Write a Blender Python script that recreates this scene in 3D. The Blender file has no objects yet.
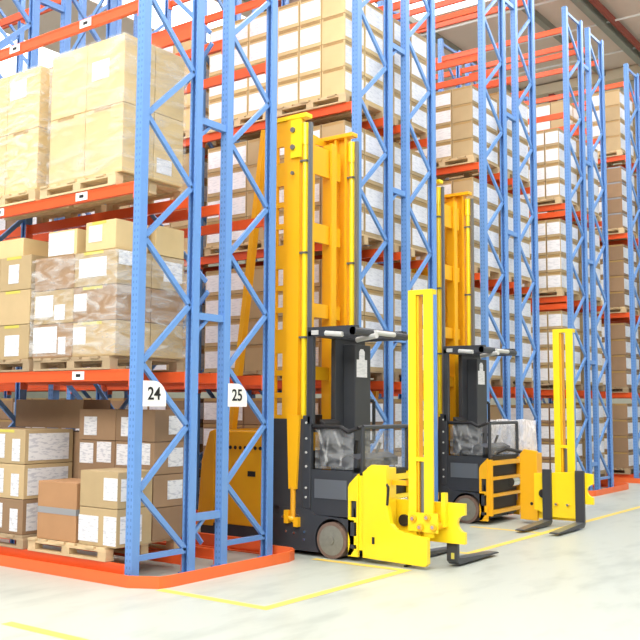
import bpy, bmesh, math, random
from mathutils import Vector, Matrix
random.seed(7)
S = 1.2                      # one survey unit is 1.2 m; every length below is in survey units
scene = bpy.context.scene
COL = scene.collection

# ------------------------------------------------------------------ materials
def new_mat(name):
    m = bpy.data.materials.new(name); m.use_nodes = True
    nt = m.node_tree
    return m, nt, nt.nodes['Principled BSDF']

def N(nt, typ, **kw):
    n = nt.nodes.new(typ)
    for k, v in kw.items(): setattr(n, k, v)
    return n

def plain(name, col, rough=0.5, metal=0.0, noise=0.0, nscale=8.0, spec=0.5, rnd=0.0, bump=0.0, coat=0.0):
    m, nt, b = new_mat(name)
    b.inputs['Roughness'].default_value = rough
    b.inputs['Metallic'].default_value = metal
    b.inputs['Specular IOR Level'].default_value = spec
    b.inputs['Coat Weight'].default_value = coat
    out = None
    base = N(nt, 'ShaderNodeRGB'); base.outputs[0].default_value = (*col, 1); out = base.outputs[0]
    if noise or bump:
        tc = N(nt, 'ShaderNodeTexCoord')
        nz = N(nt, 'ShaderNodeTexNoise'); nz.inputs['Scale'].default_value = nscale
        nz.inputs['Detail'].default_value = 4
        nt.links.new(tc.outputs['Object'], nz.inputs['Vector'])
        if noise:
            mr = N(nt, 'ShaderNodeMapRange'); mr.inputs[3].default_value = 1 - noise; mr.inputs[4].default_value = 1 + noise
            nt.links.new(nz.outputs['Fac'], mr.inputs[0])
            mx = N(nt, 'ShaderNodeVectorMath', operation='SCALE')
            nt.links.new(out, mx.inputs[0]); nt.links.new(mr.outputs[0], mx.inputs['Scale']); out = mx.outputs[0]
        if bump:
            bp = N(nt, 'ShaderNodeBump'); bp.inputs['Strength'].default_value = bump; bp.inputs['Distance'].default_value = .02
            nt.links.new(nz.outputs['Fac'], bp.inputs['Height']); nt.links.new(bp.outputs[0], b.inputs['Normal'])
    if rnd:
        g = N(nt, 'ShaderNodeNewGeometry'); oi = N(nt, 'ShaderNodeObjectInfo')
        ad = N(nt, 'ShaderNodeMath', operation='ADD'); fr = N(nt, 'ShaderNodeMath', operation='FRACT')
        nt.links.new(g.outputs['Random Per Island'], ad.inputs[0]); nt.links.new(oi.outputs['Random'], ad.inputs[1])
        nt.links.new(ad.outputs[0], fr.inputs[0])
        mr = N(nt, 'ShaderNodeMapRange'); mr.inputs[3].default_value = 1 - rnd; mr.inputs[4].default_value = 1 + rnd
        nt.links.new(fr.outputs[0], mr.inputs[0])
        mx = N(nt, 'ShaderNodeVectorMath', operation='SCALE')
        nt.links.new(out, mx.inputs[0]); nt.links.new(mr.outputs[0], mx.inputs['Scale']); out = mx.outputs[0]
    nt.links.new(out, b.inputs['Base Color'])
    return m

M = {}
M['blue'] = plain('blue_rack_paint', (.135, .30, .66), .35, noise=.08, nscale=5)
M['orange'] = plain('orange_beam_paint', (.80, .105, .022), .38, noise=.07, nscale=4)
M['connector'] = plain('pink_orange_connector', (.80, .16, .08), .45)
M['kerb'] = plain('orange_kerb_paint', (.82, .15, .035), .4, noise=.1, nscale=3)
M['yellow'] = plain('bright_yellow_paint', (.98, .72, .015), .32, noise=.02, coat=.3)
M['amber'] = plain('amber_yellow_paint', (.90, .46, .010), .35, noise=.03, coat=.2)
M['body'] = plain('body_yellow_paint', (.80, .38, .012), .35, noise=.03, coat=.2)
M['dark'] = plain('charcoal_paint', (.040, .044, .052), .42, noise=.12, nscale=6)
M['black'] = plain('black_rubber', (.012, .012, .014), .55)
M['grey'] = plain('grey_steel', (.22, .24, .26), .35, metal=.6)
M['chrome'] = plain('chrome', (.75, .77, .78), .18, metal=1.0)
M['tyre'] = plain('worn_brown_tyre', (.17, .11, .085), .8, noise=.35, nscale=14)
M['hub'] = plain('dusty_wheel_disc', (.20, .20, .17), .7, noise=.3, nscale=16)
M['tan'] = plain('tan_cardboard', (.50, .37, .20), .75, noise=.10, nscale=4, rnd=.13, bump=.15)
M['cream'] = plain('light_cardboard', (.70, .53, .27), .7, noise=.10, nscale=4, rnd=.06, bump=.15)
M['brown'] = plain('brown_cardboard', (.31, .195, .11), .75, noise=.12, nscale=4, rnd=.15, bump=.15)
M['russet'] = plain('russet_cardboard', (.46, .25, .12), .75, noise=.10, nscale=4, rnd=.05, bump=.15)
M['tape'] = plain('grey_tape', (.30, .31, .33), .4)
M['btape'] = plain('brown_tape', (.42, .27, .10), .35)
M['ytape'] = plain('yellow_green_tape', (.62, .56, .10), .4)
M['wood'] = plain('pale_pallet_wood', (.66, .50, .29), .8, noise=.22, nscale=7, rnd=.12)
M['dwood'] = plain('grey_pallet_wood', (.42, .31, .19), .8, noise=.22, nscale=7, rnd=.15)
M['white'] = plain('white_plastic', (.86, .87, .86), .4)
M['ink'] = plain('black_ink', (.008, .008, .01), .6)
M['line'] = plain('yellow_floor_paint', (.86, .64, .12), .5, noise=.14, nscale=9)
M['lampgrey'] = plain('pale_grey_plastic', (.55, .56, .54), .4)
M['ceil'] = plain('beige_ceiling_sheet', (.80, .68, .60), .7, noise=.06, nscale=1)
M['girder'] = plain('grey_girder_paint', (.30, .31, .27), .6)
M['redsteel'] = plain('dark_red_steel', (.34, .07, .05), .55)
M['wall'] = plain('grey_wall_sheet', (.45, .46, .38), .7, noise=.06, nscale=1)
M['beamcream'] = plain('cream_steel', (.74, .66, .50), .6)

def label_mat(name, base, ink, sc):
    m, nt, b = new_mat(name); b.inputs['Roughness'].default_value = .5
    tc = N(nt, 'ShaderNodeTexCoord')
    mp = N(nt, 'ShaderNodeMapping'); mp.inputs['Scale'].default_value = (1, 1, 4.5)
    nt.links.new(tc.outputs['Object'], mp.inputs[0])
    v = N(nt, 'ShaderNodeTexNoise'); v.inputs['Scale'].default_value = sc; v.inputs['Detail'].default_value = 3
    nt.links.new(mp.outputs[0], v.inputs['Vector'])
    r = N(nt, 'ShaderNodeValToRGB')
    r.color_ramp.elements[0].position = .40; r.color_ramp.elements[0].color = (*ink, 1)
    r.color_ramp.elements[1].position = .50; r.color_ramp.elements[1].color = (*base, 1)
    nt.links.new(v.outputs['Fac'], r.inputs[0]); nt.links.new(r.outputs[0], b.inputs['Base Color'])
    return m
M['label'] = label_mat('printed_paper_label', (.80, .81, .84), (.58, .60, .66), 11)
M['bright_label'] = label_mat('white_paper_label', (.88, .89, .92), (.76, .78, .82), 9)

def post_mat():
    m = plain('perforated_blue_post', (.135, .30, .66), .35)
    nt = m.node_tree; b = nt.nodes['Principled BSDF']
    tc = N(nt, 'ShaderNodeTexCoord'); ge = N(nt, 'ShaderNodeNewGeometry')
    s = N(nt, 'ShaderNodeSeparateXYZ'); nt.links.new(tc.outputs['Object'], s.inputs[0])
    sn = N(nt, 'ShaderNodeSeparateXYZ'); nt.links.new(ge.outputs['Normal'], sn.inputs[0])
    def math_(op, a, bb=None):
        n = N(nt, 'ShaderNodeMath', operation=op)
        for i, v in enumerate((a, bb)):
            if v is None: continue
            if isinstance(v, (int, float)): n.inputs[i].default_value = v
            else: nt.links.new(v, n.inputs[i])
        return n.outputs[0]
    z = math_('LESS_THAN', math_('ABSOLUTE', math_('SUBTRACT', math_('FRACT', math_('DIVIDE', s.outputs['Z'], .06*S)), .5)), .2)
    def colm(o): return math_('LESS_THAN', math_('ABSOLUTE', math_('SUBTRACT', math_('ABSOLUTE', o), .020*S)), .0075*S)
    nx = math_('GREATER_THAN', math_('ABSOLUTE', sn.outputs['X']), .5)
    ny = math_('GREATER_THAN', math_('ABSOLUTE', sn.outputs['Y']), .5)
    a = math_('MULTIPLY', math_('MULTIPLY', colm(s.outputs['X']), ny), z)
    mx = N(nt, 'ShaderNodeMix', data_type='RGBA')
    old = b.inputs['Base Color'].links[0].from_socket
    nt.links.new(a, mx.inputs[0]); nt.links.new(old, mx.inputs[6]); mx.inputs[7].default_value = (.085, .20, .48, 1)
    nt.links.new(mx.outputs[2], b.inputs['Base Color'])
    return m
M['post'] = post_mat()

def film_mat(name, lo, hi, scale=(3, 3, 9), col=(.85, .86, .86), fs=2.2, bump=.6):
    m = bpy.data.materials.new(name); m.use_nodes = True; nt = m.node_tree
    b = nt.nodes['Principled BSDF']; out = nt.nodes['Material Output']
    b.inputs['Base Color'].default_value = (*col, 1); b.inputs['Roughness'].default_value = .22
    tr = N(nt, 'ShaderNodeBsdfTransparent'); mix = N(nt, 'ShaderNodeMixShader')
    tc = N(nt, 'ShaderNodeTexCoord'); mp = N(nt, 'ShaderNodeMapping'); mp.inputs['Scale'].default_value = scale
    mp.inputs['Rotation'].default_value = (.3, .2, .1)
    nz = N(nt, 'ShaderNodeTexNoise'); nz.inputs['Scale'].default_value = fs; nz.inputs['Detail'].default_value = 5; nz.inputs['Distortion'].default_value = 1.2
    nt.links.new(tc.outputs['Object'], mp.inputs[0]); nt.links.new(mp.outputs[0], nz.inputs['Vector'])
    mr = N(nt, 'ShaderNodeMapRange'); mr.inputs[1].default_value = .4; mr.inputs[2].default_value = .68
    mr.inputs[3].default_value = lo; mr.inputs[4].default_value = hi
    nt.links.new(nz.outputs['Fac'], mr.inputs[0]); nt.links.new(mr.outputs[0], mix.inputs[0])
    bp = N(nt, 'ShaderNodeBump'); bp.inputs['Strength'].default_value = bump; bp.inputs['Distance'].default_value = .03
    nt.links.new(nz.outputs['Fac'], bp.inputs['Height']); nt.links.new(bp.outputs[0], b.inputs['Normal'])
    nt.links.new(tr.outputs[0], mix.inputs[1]); nt.links.new(b.outputs[0], mix.inputs[2]); nt.links.new(mix.outputs[0], out.inputs[0])
    return m
M['film'] = film_mat('stretch_film', .03, .34, (1.2, 1.2, 5), fs=1.3, bump=.25)
M['thinfilm'] = film_mat('thin_stretch_film', .02, .45, (1.5, 1.5, 5), fs=1.8, bump=.35)
M['whitefilm'] = film_mat('white_stretch_film', .45, .95, (5, 5, 2), (.95, .93, .93))
M['clear'] = film_mat('clear_plastic_screen', .05, .22, (2, 2, 4), (.6, .62, .64))

def floor_mat():
    m, nt, b = new_mat('sealed_concrete')
    tc = N(nt, 'ShaderNodeTexCoord')
    n1 = N(nt, 'ShaderNodeTexNoise'); n1.inputs['Scale'].default_value = .45; n1.inputs['Detail'].default_value = 8
    n2 = N(nt, 'ShaderNodeTexNoise'); n2.inputs['Scale'].default_value = 3.5; n2.inputs['Detail'].default_value = 6
    mp = N(nt, 'ShaderNodeMapping'); mp.inputs['Scale'].default_value = (1, .35, 1); mp.inputs['Rotation'].default_value = (0, 0, .5)
    nt.links.new(tc.outputs['Object'], n1.inputs['Vector']); nt.links.new(tc.outputs['Object'], mp.inputs[0]); nt.links.new(mp.outputs[0], n2.inputs['Vector'])
    ad = N(nt, 'ShaderNodeMath', operation='ADD'); nt.links.new(n1.outputs['Fac'], ad.inputs[0]); nt.links.new(n2.outputs['Fac'], ad.inputs[1])
    r = N(nt, 'ShaderNodeValToRGB')
    r.color_ramp.elements[0].position = .75; r.color_ramp.elements[0].color = (.375, .41, .37, 1)
    r.color_ramp.elements[1].position = 1.25 if False else 1.0; r.color_ramp.elements[1].color = (.47, .505, .455, 1)
    nt.links.new(ad.outputs[0], r.inputs[0]); nt.links.new(r.outputs[0], b.inputs['Base Color'])
    b.inputs['Roughness'].default_value = .38; b.inputs['Specular IOR Level'].default_value = .45
    return m
M['floor'] = floor_mat()

def emit_mat(name, col, st):
    m = bpy.data.materials.new(name); m.use_nodes = True; nt = m.node_tree
    nt.nodes.remove(nt.nodes['Principled BSDF'])
    e = N(nt, 'ShaderNodeEmission'); e.inputs[0].default_value = (*col, 1); e.inputs[1].default_value = st
    nt.links.new(e.outputs[0], nt.nodes['Material Output'].inputs[0])
    return m
M['skylight'] = emit_mat('daylit_skylight_sheet', (1, .98, .96), 3.0)

# ------------------------------------------------------------------ mesh builder
def wloc(o):
    v = Vector((0, 0, 0))
    while o is not None:
        v += o.location; o = o.parent
    return v

class MB:
    def __init__(s): s.v = []; s.f = []; s.m = []
    def add(s, vs, fs, mi=0):
        b = len(s.v); s.v += [Vector(v) for v in vs]
        s.f += [[b+i for i in f] for f in fs]; s.m += [mi]*len(fs); return s
    def box(s, x0, x1, y0, y1, z0, z1, mi=0):
        return s.add([(x0,y0,z0),(x1,y0,z0),(x1,y1,z0),(x0,y1,z0),(x0,y0,z1),(x1,y0,z1),(x1,y1,z1),(x0,y1,z1)],
                     [(0,3,2,1),(4,5,6,7),(0,1,5,4),(1,2,6,5),(2,3,7,6),(3,0,4,7)], mi)
    def bar(s, p, q, w, h, up=(0,0,1), mi=0):
        p, q = Vector(p), Vector(q); d = (q-p).normalized(); u = Vector(up)
        a = d.cross(u)
        if a.length < 1e-4: a = d.cross(Vector((1,0,0)))
        a.normalize(); c = a.cross(d).normalized(); a = a*w/2; c = c*h/2
        return s.add([p-a-c,p+a-c,p+a+c,p-a+c,q-a-c,q+a-c,q+a+c,q-a+c],
                     [(0,1,2,3),(7,6,5,4),(4,5,1,0),(5,6,2,1),(6,7,3,2),(7,4,0,3)], mi)
    def cyl(s, p, q, r, n=16, r2=None, mi=0):
        p, q = Vector(p), Vector(q); d = (q-p).normalized(); r2 = r if r2 is None else r2
        a = d.cross(Vector((0,0,1)))
        if a.length < 1e-3: a = d.cross(Vector((1,0,0)))
        a.normalize(); c = d.cross(a)
        vs = []
        for k in range(n):
            t = 2*math.pi*k/n; o = a*math.cos(t)+c*math.sin(t)
            vs += [p+o*r, q+o*r2]
        fs = [(2*k, (2*k+2) % (2*n), (2*k+3) % (2*n), 2*k+1) for k in range(n)]
        fs += [tuple(range(2*n-2, -1, -2)), tuple(range(1, 2*n, 2))]
        return s.add(vs, fs, mi)
    def tube(s, pts, r, n=8, mi=0):
        for a, b in zip(pts, pts[1:]): s.cyl(a, b, r, n, mi=mi)
        return s
    def prism(s, pts, ax, a, b, mi=0):
        def P(u, w, t): return {'y': (u, t, w), 'x': (t, u, w), 'z': (u, w, t)}[ax]
        n = len(pts)
        vs = [P(u, w, a) for u, w in pts] + [P(u, w, b) for u, w in pts]
        fs = [tuple(range(n)), tuple(range(2*n-1, n-1, -1))] + [(k, (k+1) % n, n+(k+1) % n, n+k) for k in range(n)]
        return s.add(vs, fs, mi)
    def mesh(s, name, mats, org=Vector((0,0,0)), bev=0.0, smooth=False):
        me = bpy.data.meshes.new(name)
        me.from_pydata([tuple((v-org)*S) for v in s.v], [], s.f)
        for m in (mats if isinstance(mats, (list, tuple)) else [mats]): me.materials.append(M[m])
        for p, mi in zip(me.polygons, s.m): p.material_index = mi
        bm = bmesh.new(); bm.from_mesh(me)
        bmesh.ops.recalc_face_normals(bm, faces=bm.faces)
        if bev: bmesh.ops.bevel(bm, geom=list(bm.edges), offset=bev*S, segments=2, profile=.6, affect='EDGES', clamp_overlap=True)
        bm.to_mesh(me); bm.free()
        if smooth:
            for p in me.polygons: p.use_smooth = True
            me.set_sharp_from_angle(angle=.6)
        me.update(); return me
    def build(s, name, mats, parent=None, org=None, bev=0.0, smooth=False):
        """org: object origin in survey units (defaults to the parent's)."""
        pw = wloc(parent)/S if parent else Vector((0,0,0))
        o_ = Vector(org) if org is not None else pw
        o = bpy.data.objects.new(name, s.mesh(name, mats, o_, bev, smooth))
        o.location = (o_-pw)*S; o.parent = parent
        COL.objects.link(o); return o

def tag(o, label=None, cat=None, group=None, kind=None):
    if label: o['label'] = label
    if cat: o['category'] = cat
    if group: o['group'] = group
    if kind: o['kind'] = kind
    return o
def thing(name, loc, label, cat, group=None):
    o = bpy.data.objects.new(name, None); o.location = Vector(loc)*S
    o.empty_display_size = .1; COL.objects.link(o); return tag(o, label, cat, group)
def BX(*a): return MB().box(*a)

# ------------------------------------------------------------------ setting
tag(BX(-40, 14, -6, 28, -.1, 0).build('floor', 'floor'), kind='structure')
CZ = 12.0
ce = MB()
# skylight strips are cut out of the ceiling sheet (ceiling laid as strips between them)
SKY = [(-30, -22), (-18.4, -15.8), (-13.2, -9.85), (-5.2, -2.6), (1.5, 4.1), (8.0, 10.6)]
xs = -40
for a, b in SKY:
    ce.box(xs, a, -6, 28, CZ, CZ+.08).box(a, b, 21, 28, CZ, CZ+.08); xs = b
ce.box(xs, 14, -6, 28, CZ, CZ+.08)
tag(ce.build('ceiling', 'ceil'), kind='structure')
for i, (a, b) in enumerate(SKY):
    tag(BX(a, b, -6, 21, CZ+.02, CZ+.05).build('window_%d' % (i+1), 'skylight'), kind='structure')
tag(BX(-40, 14, 28, 28.2, 0, CZ).build('wall_right', 'wall'), kind='structure')
tag(BX(-40.2, -40, -6, 28.2, 0, CZ).build('wall_back', 'wall'), kind='structure')
i = 0
for k, x in enumerate((-14.5, -7.9, -1.3)):
    i += 1
    g = MB().box(x-.09, x+.09, -6, 28, CZ-.42, CZ-.36).box(x-.02, x+.02, -6, 28, CZ-.36, CZ-.06).box(x-.13, x+.13, -6, 28, CZ-.06, CZ)
    tag(g.build('trim_%d' % i, 'girder'), kind='structure')
    i += 1
    tag(BX(x+.17, x+.25, -6, 28, CZ-.3, CZ-.12).build('trim_%d' % i, 'redsteel'), kind='structure')
for x in (-12.2, -9.35):
    i += 1
    tag(BX(x-.08, x+.08, -6, 28, CZ-.18, CZ).build('trim_%d' % i, 'girder'), kind='structure')
for y in (19.5, 21.5, 23.6, 25.8):
    i += 1
    tag(MB().cyl((-40, y, CZ-.2), (14, y, CZ-.2), .03, 8).build('trim_%d' % i, 'white'), kind='structure')
i += 1
tag(BX(-10.2, -8.2, 27.6, 27.95, CZ-.05, CZ+.0).box(-12, -8.2, 27.55, 27.95, 11.95-.3, 11.95).build('trim_%d' % i, 'beamcream'), kind='structure')
for x in (-14.6, -11.1, -8.3, -4.5):
    i += 1
    tag(BX(x-.09, x+.09, 27.7, 28, 0, CZ-.3).build('trim_%d' % i, 'redsteel'), kind='structure')

# painted floor lines: thin paint films on the slab
def line(pts, w=.095):
    m = MB()
    for k, (p, q) in enumerate(zip(pts, pts[1:])):
        p, q = Vector((*p, 0)), Vector((*q, 0)); d = (q-p).normalized(); n = Vector((-d.y, d.x, 0))*w/2
        e = d*w/2
        z = Vector((0, 0, .0015 + .0004*k))
        m.add([p-n-e+z, q-n+e+z, q+n+e+z, p+n-e+z], [(0, 1, 2, 3)])
        m.add([p-n-e, q-n+e, q+n+e, p+n-e], [(3, 2, 1, 0)])
    return m
LX = -4.77
lbl = ['yellow painted line in front of the kerb below the 24 and 25 signs', 'long yellow painted floor line running past the far truck forks', 'short yellow painted line at the lower left corner']
for k, pts in enumerate(([(-5.93, 5.82), (LX, 5.81), (LX, 7.96), (-5.84, 7.96)], [(-5.84, 9.3), (LX, 9.3), (LX, 26)], [(-5.92, 4.27), (LX, 4.27), (LX, 1.0)])):
    tag(line(pts).build('painted_line', 'line'), lbl[k], 'floor line', 'yellow floor markings', 'thing')
tag(line([(-5.75, 11.38), (LX, 11.38)]).build('painted_line', 'line'), 'yellow painted cross line ending beneath the far truck', 'floor line', 'yellow floor markings', 'thing')

# ------------------------------------------------------------------ racks
PX = -6.35; BAY = 2.7; TOP = 9.28; PW = .09
LV = [.17, 1.93, 3.68, 5.44, 7.2, 8.88]
# y of the two post rows of every rack
RY = [(5.84, 6.56), (7.02, 7.74), (9.44, 10.19), (10.63, 11.36), (13.0, 13.76), (14.25, 14.98), (16.6, 17.4), (17.83, 18.61), (20.25, 21.0), (21.45, 22.2)]
NB = [2, 3, 4, 2, 2, 1, 2, 1, 2, 1]
RD = ['blue and orange pallet rack carrying the 24 sign', 'blue and orange pallet rack carrying the 25 sign',
      'blue and orange pallet rack just right of the near truck mast', 'blue and orange pallet rack behind the near truck slim yellow fork mast',
      'blue and orange pallet rack just right of the far truck cab', 'blue and orange pallet rack left of the far truck slim fork mast',
      'blue and orange pallet rack with empty orange top beams above the far truck forks', 'blue and orange pallet rack second from the right edge',
      'blue and orange pallet rack with plain brown cartons at the right edge', 'farthest blue pallet rack, cut by the right edge']

def frame(parent, x, ya, yb, ph=0):
    f = MB()
    f.box(x-.07, x+.07, ya-.07, ya+.07, 0, .012).box(x-.07, x+.07, yb-.07, yb+.07, 0, .012)
    fr = f.build('upright_frame', 'blue', parent, org=(x, (ya+yb)/2, 0))
    for y in (ya, yb):
        p = MB()
        w = PW/2
        # open omega section: web plus two flanges with returns
        sg = 1 if y == ya else -1
        prof = [(-w, -w*sg), (w, -w*sg), (w, w*sg), (w*.45, w*sg), (w*.45, w*.72*sg), (w*.72, w*.72*sg), (w*.72, -w*.72*sg), (-w*.72, -w*.72*sg), (-w*.72, w*.72*sg), (-w*.45, w*.72*sg), (-w*.45, w*sg), (-w, w*sg)]
        p.prism([(x+a, y+b) for a, b in prof], 'z', .012, TOP)
        p.build('post', 'post', fr, org=(x, y, 0))
    a, b = ya+.05, yb-.05
    def br(p, q):
        MB().bar((x, p[0], p[1]), (x, q[0], q[1]), .05, .034, up=(1, 0, 0)).build('brace', 'blue', fr)
    br((a, .22), (b, .22))
    z = .23; side = 1; step = .587
    while z < TOP-.7:
        br((b if side else a, z), (a if side else b, z+step)); z += step; side = 1-side
    br((a, TOP-.08), (b, TOP-.08))
    return fr

racks = []
for r, ((ya, yb), nb) in enumerate(zip(RY, NB)):
    R_ = thing('pallet_rack', (PX, (ya+yb)/2, 0), RD[r], 'pallet rack', 'pallet racking rows'); racks.append(R_)
    for k in range(nb+1): frame(R_, PX-k*BAY, ya, yb)
    for k in range(nb):
        x0, x1 = PX-(k+1)*BAY+PW/2, PX-k*BAY-PW/2
        for li, z in enumerate(LV):
            if li == 5 and r < 4: pass
            for y, o in ((ya, -1), (yb, 1)):
                y0, y1 = (y-.045, y-.002) if o < 0 else (y+.002, y+.045)
                b = MB().box(x0+.01, x1-.01, y0, y1, z-.105, z)
                b.box(x0+.01, x1-.01, min(y0, y1)-.004 if o < 0 else y1, y0 if o < 0 else y1+.004, z-.018, z)
                b.box(x0+.01, x1-.01, min(y0, y1)-.004 if o < 0 else y1, y0 if o < 0 else y1+.004, z-.105, z-.087)
                bo = b.build('beam', 'orange', R_)
                for xx in (x0, x1-.012):
                    BX(xx, xx+.012, y-.046, y+.046, max(.02, z-.16), z+.0).build('end_connector', 'connector', bo)
    # an extra high beam over the front of the rack beside the far truck
    if r == 4:
        BX(PX-BAY+.05, PX-.05, ya-.047, ya-.002, 7.9, 7.99).build('beam', 'orange', R_)
    if r == 6:
        for z in (5.30, 3.54): BX(PX-BAY+.05, PX-.05, ya-.047, ya-.002, z-.10, z).build('beam', 'orange', R_)
# crossed spine bracing between the first two racks
for k in range(2):
    for q in range(3):
        xa, xb, z0 = PX-k*BAY-.05, PX-(k+1)*BAY+.05, .25+2.6*q
        MB().bar((xa, 6.795, z0), (xb, 6.795, z0+2.5), .045, .02, up=(0, 1, 0)).build('spine_brace', 'blue', racks[0])
        MB().bar((xa, 6.825, z0+2.5), (xb, 6.825, z0), .045, .02, up=(0, 1, 0)).build('spine_brace', 'blue', racks[0])
# back to back row spacers (bolted to the first rack of each pair)
for r in range(0, 10, 2):
    yb, yc = RY[r][1], RY[r+1][0]
    for k in (0, 1):
        x = PX-k*BAY
        for z in (.52, 2.48, 4.46, 6.44, 8.4):
            m = MB().box(x-.03, x+.03, yb+.046, yc-.046, z-.035, z+.035)
            m.bar((x, yb+.05, z-.16), (x, yb+.2, z-.03), .03, .03, up=(1, 0, 0))
            m.build('row_spacer', 'blue', racks[r])
# little bay labels on the front beams of the first rack
for z, pxs in ((5.44, (-8.3, -7.15)), (3.68, (-8.47, -7.13)), (1.93, (-8.45, -7.1))):
    for x in pxs:
        l = MB().box(x-.085, x+.085, 5.782, 5.789, z-.092, z-.012).box(x-.03, x+.035, 5.7805, 5.782, z-.066, z-.036, 1)
        l.build('bay_label', ['white', 'ink'], racks[0])

def sign(r, y0, txt):
    z0, h, w = 1.59, .235, .29
    pts = [(y0, z0), (y0+w, z0), (y0+w, z0+.10)]
    for k in range(7):
        t = math.radians(12+k*13); pts.append((y0+w-.155+.155*math.cos(t), z0+.085+.15*math.sin(t)))
    pts += [(y0, z0+h)]
    s = MB().prism(pts, 'x', PX+.05, PX+.056).build('number_sign', 'white', racks[r])
    cu = bpy.data.curves.new('numerals', 'FONT'); cu.body = txt; cu.size = .165*S; cu.extrude = .0015; cu.align_x = 'CENTER'; cu.align_y = 'CENTER'; cu.offset = .003
    t = bpy.data.objects.new('numerals', cu); COL.objects.link(t)
    dg = bpy.context.evaluated_depsgraph_get()
    me = bpy.data.meshes.new_from_object(t.evaluated_get(dg)); bpy.data.objects.remove(t)
    me.materials.clear(); me.materials.append(M['ink'])
    o = bpy.data.objects.new('numerals', me); COL.objects.link(o); o.parent = s
    o.rotation_euler = (math.pi/2, 0, math.pi/2)
    o.location = Vector((PX+.0585, y0+w/2-.01, z0+h/2-.005))*S - wloc(s)
    return s
sign(0, 5.875, '24'); sign(1, 7.035, '25')

# kerbs round the end of each island
def kerb(y0, y1, label, xend=-15):
    c = []
    path = [(xend, y0), (-6.25, y0), (-6.0, y0+.14), (-5.97, y0+.25), (-5.97, y1-.25), (-6.02, y1-.10), (-6.13, y1), (xend, y1)]
    def inset(d): return [(xend, y0+d), (-6.25-d*.4, y0+d), (-6.0-d*.7, y0+.14+d*.6), (-5.97-d, y0+.25+d*.2), (-5.97-d, y1-.25-d*.2), (-6.02-d*.8, y1-.10-d*.5), (-6.13-d*.4, y1-d), (xend, y1-d)]
    m = MB()
    a, b, c = path, inset(.018), inset(.062)
    for P, Q, z0, z1 in ((a, b, 0, .105), (b, c, 0, .012)):
        for k in range(len(P)-1):
            p, q, q2, p2 = P[k], P[k+1], Q[k+1], Q[k]
            m.add([(*p, z0), (*q, z0), (*q2, z0), (*p2, z0), (*p, z1), (*q, z1), (*q2, z1), (*p2, z1)],
                  [(0, 3, 2, 1), (4, 5, 6, 7), (0, 1, 5, 4), (1, 2, 6, 5), (2, 3, 7, 6), (3, 0, 4, 7)])
    o = m.build('kerb_rail', 'kerb', org=(-6.0, (y0+y1)/2, 0))
    b = MB()
    for yy in (y0+.4, (y0+y1)/2, y1-.4):
        b.cyl((-6.01, yy, .012), (-6.01, yy, .022), .012, 6)
    b.build('anchor_bolt', 'grey', o)
    return tag(o, label, 'kerb', 'orange guide kerbs')
kerb(1.9, 4.25, 'orange guide kerb corner poking in at the lower left edge', -9)
kerb(5.70, 7.90, 'orange guide kerb round the foot of the 24 and 25 racks')
kerb(9.28, 11.50, 'orange guide kerb between the two trucks')
kerb(12.84, 15.14, 'orange guide kerb behind the far truck')
kerb(16.44, 18.77, 'orange guide kerb right of the far truck forks')
kerb(20.08, 22.35, 'orange guide kerb at the right edge of the picture')

# ------------------------------------------------------------------ pallets
def pallet_parts(w=1.14, d=.97, h=.13):
    top = MB(); n = 8; bw = w/n
    for k in range(n):
        jit = .012*((k*37) % 3-1)
        top.box(-w/2+k*bw+.012, -w/2+(k+1)*bw-.012, jit, d+jit*.5, h-.022, h)
    for yy in (.0, d/2-.05, d-.1): top.box(-w/2, w/2, yy+.002, yy+.098, h-.042, h-.022)
    blocks = [BX(x-.055, x+.055, yy+.003, yy+.097, .02, h-.042) for x in (-w/2+.055, 0, w/2-.055) for yy in (0, d/2-.05, d-.1)]
    bots = [BX(-w/2, w/2, yy, yy+.1, 0, .02) for yy in (0, d/2-.05, d-.1)]
    return top, blocks, bots
def near_pallet(x, y, z, mat, label, group):
    z += .003
    t = thing('pallet', (x, y, z), label, 'pallet', group)
    top, bl, bo = pallet_parts(h=.125)
    off = Vector((x, y, z))
    def put(mb, name):
        mb.v = [v+off for v in mb.v]; mb.build(name, mat, t)
    put(top, 'top_deck')
    for b in bl: put(b, 'block')
    for b in bo: put(b, 'bottom_board')
    return t
_pm = MB()
_t, _b, _c = pallet_parts(h=.126)
for q in [_t]+_b+_c: _pm.add(q.v, q.f)
PAL = {'wood': _pm.mesh('pallet', 'wood'), 'dwood': _pm.mesh('pallet_dark', 'dwood')}
def far_pallet(x, y, z, mat, label, group, flip=False):
    o = bpy.data.objects.new('pallet', PAL[mat]); o.location = Vector((x, y, z+.002))*S; COL.objects.link(o)
    return tag(o, label, 'pallet', group)

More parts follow.
